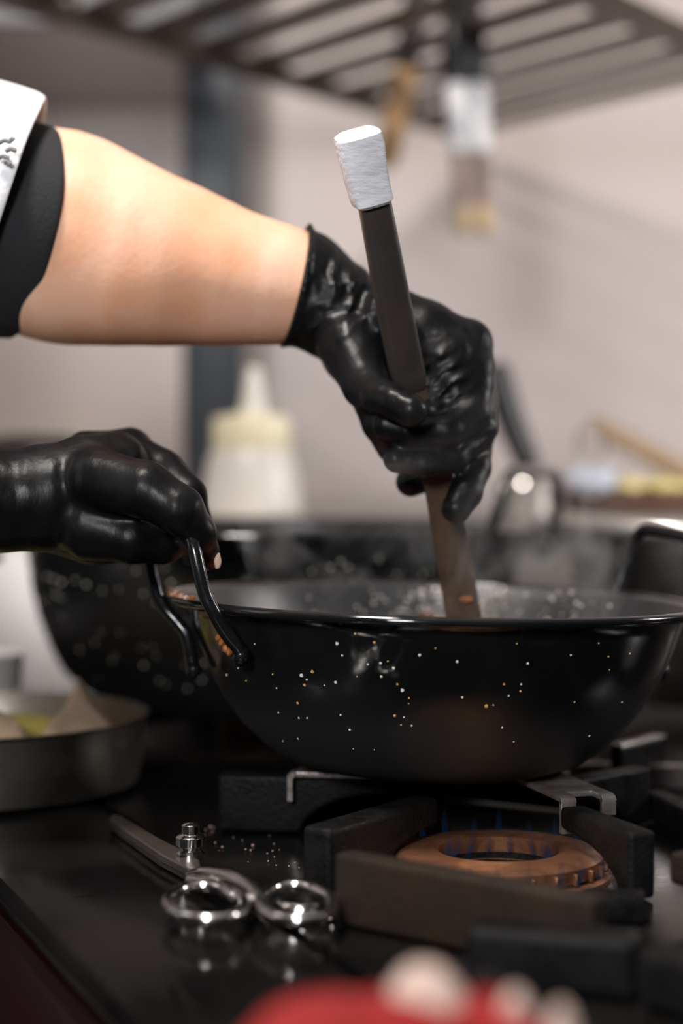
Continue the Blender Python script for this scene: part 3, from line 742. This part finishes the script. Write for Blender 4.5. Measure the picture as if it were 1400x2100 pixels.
def sheet(name, quad, nu, nv, amp, mtl, label):
    a, b_, c, d = quad; vs, fs = [], []
    for i in range(nu+1):
        for j in range(nv+1):
            u, v = i/nu, j/nv
            p = (a*(1-u)+b_*u)*(1-v)+(d*(1-u)+c*u)*v
            vs.append(p+Vector((amp*math.sin(v*7+u*3), amp*math.sin(u*6+v*4), amp*.8*math.sin(u*8)*math.cos(v*5))))
    for i in range(nu):
        for j in range(nv): k = i*(nv+1)+j; fs.append((k, k+1, k+nv+2, k+nv+1))
    o = mesh(name, vs, fs, mtl); s_ = o.modifiers.new('thick','SOLIDIFY'); s_.thickness = .0006
    return tag(o, label, 'paper')
sheet('parchment_sheet', (P(85,1505,1.17), P(160,1392,1.25), P(262,1528,1.20), P(150,1545,1.16)), 8, 8, .002, 'paper', 'folded parchment sheet with pointed corner standing up in the tray')
sheet('parchment_sheet', (P(-120,1540,1.16), P(-60,1420,1.2), P(40,1480,1.19), P(60,1540,1.16)), 8, 8, .002, 'paper', 'parchment sheet lying at the left edge of the tray')
# white ramekin at the left edge
rk = P(-32, 1372, 1.46)
ram = empty('ramekin', (rk.x, rk.y, DK+.0005), 'small white bowl at the left edge behind the tray', 'bowl')
lathe('bowl_body', [(0,0),(.024,0),(.027,.003),(.031,.06),(.0325,.072),(.030,.072),(.0275,.055),(.024,.006),(0,.005)], (rk.x, rk.y, DK+.0005), 'white', ram, n=40)

# ------------------------------------------------------------------ scissors
scs = empty('scissors', G(470,1830,ZD), 'steel kitchen scissors lying on the stove top beside the pan support', 'scissors')
def sp(px, py, h=0.004): 
    v = G(px, py, ZD+h); return v
def blade(name, pts, h, th):
    vs, fs = [], []
    a = [sp(px, py, h) for px, py in pts]
    n = len(a)
    vs = a+[v+Vector((0,0,th)) for v in a]
    fs = [tuple(range(n-1,-1,-1)), tuple(range(n,2*n))]+[(i,(i+1)%n,n+(i+1)%n,n+i) for i in range(n)]
    return mesh(name, vs, fs, 'scis', scs, bevel=.0008, seg=1)
blade('blade', [(224,1694),(252,1716),(330,1770),(392,1803),(412,1795),(408,1778),(330,1738),(250,1690),(230,1685)], .0040, .0050)
blade('blade', [(226,1702),(250,1722),(325,1777),(395,1815),(415,1808),(395,1785),(310,1745),(240,1700)], .0004, .0035)
pv = sp(391, 1790, .0)
lathe('pivot', [(0,0),(.0085,0),(.0085,.0105),(.0062,.012),(.0062,.0135),(.0082,.0145),(.0082,.0190),(.0066,.0205),(.0050,.0210),(.0050,.0255),(.0036,.0268),(0,.0270)], (pv.x, pv.y, CZ+ZD+.0008), 'chrome', scs, n=32)
def ringpx(cx, cy, rx, ry, h, n=40, rot=0.):
    out = []
    for i in range(n):
        a = 2*PI*i/n; out.append(sp(cx+rx*math.cos(a), cy+ry*math.sin(a)+rot*rx*math.cos(a), h))
    return out
tube('finger_ring', ringpx(422, 1852, 80, 34, .012, rot=.04), .0030, 'chrome', scs, closed=True, n=12)
tube('finger_ring', ringpx(608, 1852, 76, 36, .013, rot=.05), .0030, 'chrome', scs, closed=True, n=12)
tube('shank', smooth_path([sp(392,1796,.005), sp(420,1792,.010), sp(465,1796,.014), sp(505,1815,.014), sp(530,1838,.013), sp(545,1855,.013)], 6), .0036, 'chrome', scs)
tube('shank', smooth_path([sp(392,1806,.005), sp(420,1812,.007), sp(450,1822,.010), sp(480,1836,.012)], 6), .0036, 'chrome', scs)
tube('shank', smooth_path([sp(440,1800,.012), sp(446,1815,.008), sp(452,1826,.009)], 5), .003, 'chrome', scs)
tube('shank', smooth_path([sp(448,1824,.009), sp(475,1836,.011), sp(510,1842,.012), sp(535,1842,.013)], 5), .003, 'chrome', scs)
rs = sp(622, 1880, .0005)
lathe('ring_foot', [(.013,0),(.0165,.0005),(.0165,.005),(.0145,.009),(.0125,.009)], (rs.x, rs.y, CZ+ZD+.0006), 'chrome', scs, n=36, closed=True)
# crumbs and splashes on the stove top
k = 0
for i in range(30):
    px = random.uniform(395, 620); py = 1708+(px-400)*.30+random.gauss(0, 16)
    v = G(px, py, ZD); o = ico('crumb', v+Vector((0,0,.0004)), random.choice((.0003,.0004,.0005,.0008)), 'crumbp', None, jit=.3, sub=1)
    tag(o, 'tiny greasy crumb on the stove top near the scissors', 'crumb', 'crumbs on the stove top')

# ------------------------------------------------------------------ red and cream cloth at the very front
def lump(name, c, rx, ry, rz, mtl, parent, seed, n=28, m_=14, amp=.16):
    rnd = random.Random(seed); ph = [rnd.uniform(0,6) for _ in range(6)]
    vs, fs = [], []
    for i in range(m_+1):
        t = i/m_*PI/2
        for j in range(n):
            a = 2*PI*j/n; q = 1+amp*(math.sin(3*a+ph[0])*math.cos(t)+.6*math.sin(5*a+ph[1]+3*t)*math.cos(t)+.5*math.sin(2*a+ph[2]+5*t))
            vs.append(Vector(c)+Vector((rx*math.cos(a)*math.cos(t)*q, ry*math.sin(a)*math.cos(t)*q, rz*math.sin(t)*(1+.5*amp*math.sin(4*a+ph[3])*math.cos(t)))))
    for i in range(m_):
        for j in range(n): fs.append((i*n+j, i*n+(j+1)%n, (i+1)*n+(j+1)%n, (i+1)*n+j))
    return mesh(name, vs, fs, mtl, parent)
CD = .52
cl = empty('folded_cloth', (.02, CD, DK), 'crumpled red and cream kitchen cloth at the front edge of the stove', 'cloth')
def zc(py, d): return CZ-(py-Y0)/F*d
lump('red_fold', ((745-700)/F*CD, CD, DK+.0003), .060, .040, zc(2042,CD)-DK, 'clothr', cl, 3)
lump('red_fold', ((1010-700)/F*CD, CD+.005, DK+.0003), .033, .030, zc(2052,CD)-DK, 'clothr', cl, 5)
lump('cream_fold', ((870-700)/F*.53, .53, DK+.02), .022, .02, zc(1976,.53)-DK-.02, 'clothw', cl, 8, amp=.08)
lump('cream_fold', ((1055-700)/F*.52, .52, DK+.01), .011, .012, zc(2030,.52)-DK-.01, 'clothw', cl, 9, amp=.08)
lump('cream_fold', ((1150-700)/F*.52, .52, DK+.005), .009, .010, zc(2058,.52)-DK-.005, 'clothw', cl, 11, amp=.08)

# ------------------------------------------------------------------ things on the ledge
bt = P(516, 1046, 1.90); bx, by = bt.x, bt.y; kk = 1.90/F
bot = empty('squeeze_bottle', (bx, by, LZ), 'translucent white squeeze bottle with cream cap and pointed nozzle', 'bottle')
hB = (1046-Y0); base_z = LZ+.0003
def bz(py): return CZ-(py-Y0)*kk-base_z
lathe('bottle_body', [(0,0),(102*kk,0),(104*kk,.004),(103*kk,bz(1030)),(98*kk,bz(985)),(90*kk,bz(945)),(82*kk,bz(922)),(70*kk,bz(915))], (bx,by,base_z), 'plasticw', bot, n=56)
lathe('bottle_cap', [(72*kk,bz(924)),(80*kk,bz(922)),(82*kk,bz(915)),(81*kk,bz(868)),(76*kk,bz(855)),(40*kk,bz(849)),(30*kk,bz(846))], (bx,by,base_z), 'plasticy', bot, n=56)
lathe('nozzle', [(34*kk,bz(852)),(29*kk,bz(840)),(24*kk,bz(810)),(17*kk,bz(770)),(14*kk,bz(758)),(8*kk,bz(752)),(0,bz(752))], (bx+4*kk,by,base_z), 'plasticw', bot, n=40)

gd = 1.95; gc = P(1078, 1060, gd); ck = gd/F
can = empty('steel_canister', (gc.x, gc.y, LZ), 'short steel canister with a black utensil handle leaning out of it', 'canister')
hC = CZ-(992-Y0)*ck-LZ
lathe('canister_body', [(0,.0004),(58*ck,.0004),(60*ck,.003),(60*ck,hC),(57*ck,hC),(56*ck,.004),(0,.003)], (gc.x,gc.y,LZ), 'steel', can, n=48)
lathe('rim', [(59*ck+.0022*math.cos(x), hC+.0022*math.sin(x)) for x in [2*PI*i/8 for i in range(8)]], (gc.x,gc.y,LZ), 'chrome', can, n=48, closed=True)
ld = empty('ladle', P(1085,985,gd), 'black plastic utensil handle leaning out of the steel canister', 'utensil')
tube('handle', smooth_path([P(1012,745,gd+.01), P(1024,790,gd+.01), P(1045,860,gd+.01), P(1072,925,gd+.01), P(1092,985,gd+.01)], 5), [.008]+[.0155+.0015*math.sin(i/4) for i in range(20)], 'plasticb', ld, n=14)
tube('shaft', [P(1090,980,gd+.01), P(1100,1030,gd+.01)], .004, 'steel', ld, n=10)

# dark dish with yellow food, foil and wooden tongs, at the right
dd = 2.0; dc = P(1330, 1040, dd)
dish = empty('oven_dish', (dc.x, dc.y, LZ), 'dark brown oval dish of yellow food on the ledge at right', 'dish')
Rd = 190*dd/F; zr = CZ-(1004-Y0)/F*dd-LZ
mo = Matrix.Diagonal((1,.8,1)).to_3x3()
lathe('dish_body', [(0,0),(.82*Rd,0),(.88*Rd,.003),(.97*Rd,zr-.002),(1.0*Rd,zr),(.96*Rd,zr),(.86*Rd,.006),(0,.006)], (dc.x,dc.y,LZ+.0004), 'brownpl', dish, n=56, mtx=mo)
for i in range(9):
    a = i*.7; rr = Rd*(.15+.07*i)
    o = ico('yellow_piece', (dc.x+.9*rr*math.cos(a), dc.y+.6*rr*math.sin(a), LZ+zr+.003), .022, 'corn', None, sc3=(1.3,1,.45), jit=.08, rot=Matrix.Rotation(a,3,'Z'))
    tag(o, 'pale yellow piece of food heaped in the brown dish', 'food piece', 'yellow food in the brown dish')
fo = ico('foil_ball', P(1212, 975, 1.93)+Vector((0,0,-.004)), .022, 'foil', None, sc3=(1.25,.9,.8), jit=.10, sub=3)
tag(fo, 'crumpled silver foil lying at the left end of the brown dish', 'foil')
sp2 = empty('wooden_spoon', P(1400,965,2.03), 'wooden spoon leaning over the brown dish at right', 'spoon')
tube('handle', [P(1212,868,2.05), P(1300,915,2.05), P(1440,990,2.05)], [.011,.012,.013], 'woodd', sp2, n=12, flat=.7)
ico('bowl', P(1470,1004,2.05), .03, 'woodd', sp2, sc3=(1.3,.8,.4))
wr = empty('wire_whisk', P(1215,915,1.9), 'small wire whisk loops standing behind the foil', 'whisk')
for a in (0, .6, 1.2, 1.8, 2.4):
    c0 = P(1212, 960, 1.90); u = Vector((math.cos(a), math.sin(a), 0))
    tube('wire', smooth_path([c0+u*.004, c0+u*.016+Vector((0,0,.020)), c0+u*.014+Vector((0,0,.036)), c0+Vector((0,0,.043)), c0-u*.014+Vector((0,0,.036)), c0-u*.016+Vector((0,0,.020)), c0-u*.004], 5), .0007, 'chrome', wr, n=6)

# steel bowl with rolled rim behind the front pan, at the right
bd = 1.64; bc = P(1415, 1100, bd); RB = 250*bd/F
mb = Matrix.Rotation(math.radians(4), 3, 'Y') @ Matrix.Rotation(math.radians(-1.0), 3, 'X')
bowl = empty('steel_pot', (bc.x, bc.y, DK), 'steel pot with shiny rolled rim behind the front pan at right', 'pot')
hP = bc.z-DK-.012
lathe('pot_body', [(0,-hP),(.78*RB,-hP),(.84*RB,-hP+.004),(.93*RB,-hP*.5),(.97*RB,0),(.945*RB,0),(.91*RB,-hP*.5),(.80*RB,-hP+.006),(0,-hP+.006)], bc, 'pot', bowl, n=72, mtx=mb)
lathe('rim', [(RB*.965+.0085*math.cos(a), .004+.0085*math.sin(a)) for a in [2*PI*i/12 for i in range(12)]], bc, 'rimst', bowl, n=72, mtx=mb, closed=True)
# pan support and steel bars under it
g3 = empty('pan_support', (.33, 1.42, DK), 'steel and iron pan support at the right behind the front pan', 'pan support')
plate('steel_bar', G(1165,1562,-.205).xy, G(1440,1570,-.205).xy, [(0,DK+.0005),(0,CZ-.205),(1,CZ-.205),(1,DK+.0005)], .014, 'strap', g3, bevel=.001)
plate('fin', (.28,1.33), (.42,1.36), arch(CZ-.180, zb, .3), .014, 'iron', g3)
plate('fin', P(1262,1526,1.215).xy, P(1352,1503,1.26).xy, [(0,DK+.0005),(0,CZ-.1892),(1,CZ-.1892),(1,DK+.0005)], .009, 'iron', g3, bevel=.001)
plate('steel_bar', P(1262,1526,1.215).xy, P(1352,1503,1.26).xy, [(0,CZ-.1890),(0,CZ-.1860),(1,CZ-.1860),(1,CZ-.1890)], .010, 'steel', g3, bevel=.001)

# black handle of a pan standing on the ledge at the far left
bh = empty('saucepan', P(0,930,2.0), 'small pan with black bar handle behind the lower glove', 'pan')
ph = P(-60, 1000, 2.05)
lathe('pan_body', [(0,0),(.06,0),(.066,.004),(.070,.07),(.072,.072),(.068,.072),(.063,.006),(0,.004)], (ph.x, ph.y, LZ+.0004), 'pot', bh, n=40)
tube('handle', smooth_path([P(-20,912,2.0), P(40,905,1.97), P(150,908,1.95)], 5), .0075, 'plasticb', bh, n=12)

# ------------------------------------------------------------------ overhead shelf at the left
sh = empty('wall_shelf', (-.62, 2.4, CZ+.55), 'pale steel overhead shelf at the top left', 'shelf')
box('shelf_lip', (-.67, 2.16, CZ+.575), (.98, .02, .06), 'shelfm', sh, bevel=.004)
box('shelf_board', (-.67, 2.43, CZ+.560), (.98, .53, .012), 'steelb', sh, bevel=.002)

# ------------------------------------------------------------------ slatted hanging rack at the top
HZ = .50
def RK(px, py): v = P(px, py, HZ*F/(Y0-py)); return Vector((v.x, v.y))
uA = math.radians(36); U = Vector((math.sin(uA), math.cos(uA))); vA = math.radians(-37); Vv = Vector((math.sin(vA), math.cos(vA)))
rack = empty('hanging_rack', (.15, 2.0, CZ+HZ), 'dark slatted hanging rack above the stove at the top', 'rack')
pA = RK(1300, 30)            # on the near rail
pB = RK(790, 222)            # on the far rail
def bar_plan(name, a, b_, wd, hgt, mtl, z):
    plate(name, a, b_, [(0,z-hgt/2),(0,z+hgt/2),(1,z+hgt/2),(1,z-hgt/2)], wd, mtl, rack, bevel=.002, seg=1)
bar_plan('rail', pA-U*.9, pA+U*.35, .022, .026, 'rackm', CZ+HZ)
bar_plan('rail', pB-U*.9, pB+U*.20, .020, .022, 'rackm', CZ+HZ)
wdt = (pA-pB).dot(-Vector((U.y, -U.x)))
for i in range(-7, 3):
    c = pB+U*(.098*i+.02)
    L_ = abs((pA-pB).cross(U))/abs(Vv.cross(U))
    bar_plan('slat', c, c-Vv*L_, .052, .008, 'rackm', CZ+HZ+.008)
for a in (pA-U*.6, pA+U*.3, pB-U*.6, pB+U*.15):
    tube('hanger_rod', [(a.x, a.y, CZ+HZ+.012), (a.x, a.y, 2.61)], .005, 'rackm', rack, n=8)

# hanging tools
def hang(name, label, pts_px, d, parts, cat, grp=None):
    r = empty(name, P(pts_px[0], 60, d), label, cat, grp); return r
def tool(px0, d, lean, label):
    r = empty('hanging_brush', P(px0, 40, d), label, 'brush')
    f = lambda py: px0+lean*(py-40)
    tube('hook', smooth_path([P(f(-78),-78,d), P(f(-70)+12,-92,d), P(f(-60),-60,d), P(f(-30),-30,d)], 4), .003, 'steel', r, n=8)
    tube('handle', smooth_path([P(f(-30),-30,d), P(f(40),40,d), P(f(120),120,d), P(f(172),172,d)], 4), [.012]*6+[.0145]*7, 'plasticb', r, n=14)
    tube('ferrule', [P(f(170),170,d), P(f(180),180,d), P(f(305),305,d), P(f(312),312,d)], [.011,.0135,.0125,.011], 'white', r, n=16)
    tube('shaft', smooth_path([P(f(310),310,d), P(f(370),370,d), P(f(425),425,d)], 4), .0095, 'shaftb', r, n=12)
    tube('bristles', smooth_path([P(f(422),422,d), P(f(450),450,d), P(f(482),482,d)], 4), [.010,.0105,.011,.0115,.012,.0125,.011,.009,.006], 'bristle', r, n=14)
tool(926, 2.02, .06, 'left of two hanging brushes with black handle, white collar and golden tip')
tool(968, 2.05, .06, 'right of two hanging brushes with black handle, white collar and golden tip')
wt = empty('hanging_spatula', P(850,0,2.12), 'wooden spatula with dark handle hanging left of the brushes', 'spatula')
tube('handle', smooth_path([P(862,-60,2.12), P(845,60,2.12), P(832,135,2.12)], 4), .016, 'plasticb', wt, n=14)
tube('paddle', smooth_path([P(834,130,2.12), P(815,220,2.12), P(796,310,2.12), P(790,345,2.12)], 4), [.015]*9+[.014,.013,.010,.006], 'wood', wt, n=14, flat=.5)

# ------------------------------------------------------------------ steam over the front pan
m = bpy.data.materials.new('steam'); m.use_nodes = True; nt = m.node_tree; N, L = nt.nodes, nt.links
N.remove(N['Principled BSDF'])
pv_ = N.new('ShaderNodeVolumeScatter'); pv_.inputs['Color'].default_value = (.95,.93,.92,1); pv_.inputs['Anisotropy'].default_value = .2
tc = N.new('ShaderNodeTexCoord')
n1 = N.new('ShaderNodeTexNoise'); n1.inputs['Scale'].default_value = 17; n1.inputs['Detail'].default_value = 2; n1.inputs['Distortion'].default_value = 1.6
mp = N.new('ShaderNodeMapping'); mp.inputs['Scale'].default_value = (1, 1, .8); L.new(tc.outputs['Object'], mp.inputs[0]); L.new(mp.outputs[0], n1.inputs['Vector'])
r1 = N.new('ShaderNodeMapRange'); r1.inputs['From Min'].default_value = .55; r1.inputs['From Max'].default_value = .74; r1.inputs['To Min'].default_value = 0; r1.inputs['To Max'].default_value = 1
L.new(n1.outputs[0], r1.inputs[0])
sx = N.new('ShaderNodeSeparateXYZ'); L.new(tc.outputs['Generated'], sx.inputs[0])
r2 = N.new('ShaderNodeMapRange'); r2.inputs['From Min'].default_value = .05; r2.inputs['From Max'].default_value = 1.0; r2.inputs['To Min'].default_value = 1; r2.inputs['To Max'].default_value = 0
L.new(sx.outputs[2], r2.inputs[0])
mu = N.new('ShaderNodeMath'); mu.operation = 'MULTIPLY'; L.new(r1.outputs[0], mu.inputs[0]); L.new(r2.outputs[0], mu.inputs[1])
mu2 = N.new('ShaderNodeMath'); mu2.operation = 'MULTIPLY'; L.new(mu.outputs[0], mu2.inputs[0]); mu2.inputs[1].default_value = 9
L.new(mu2.outputs[0], pv_.inputs['Density']); L.new(pv_.outputs[0], N['Material Output'].inputs['Volume'])
M['steam'] = m
st = lathe('steam', [(0,0),(.11,0),(.125,.04),(.135,.10),(.12,.15),(0,.16)], PCc+Vector((.005,.01,-.012)), 'steam', None, n=32)
tag(st, 'thin steam rising from the front pan', 'steam', kind='stuff')
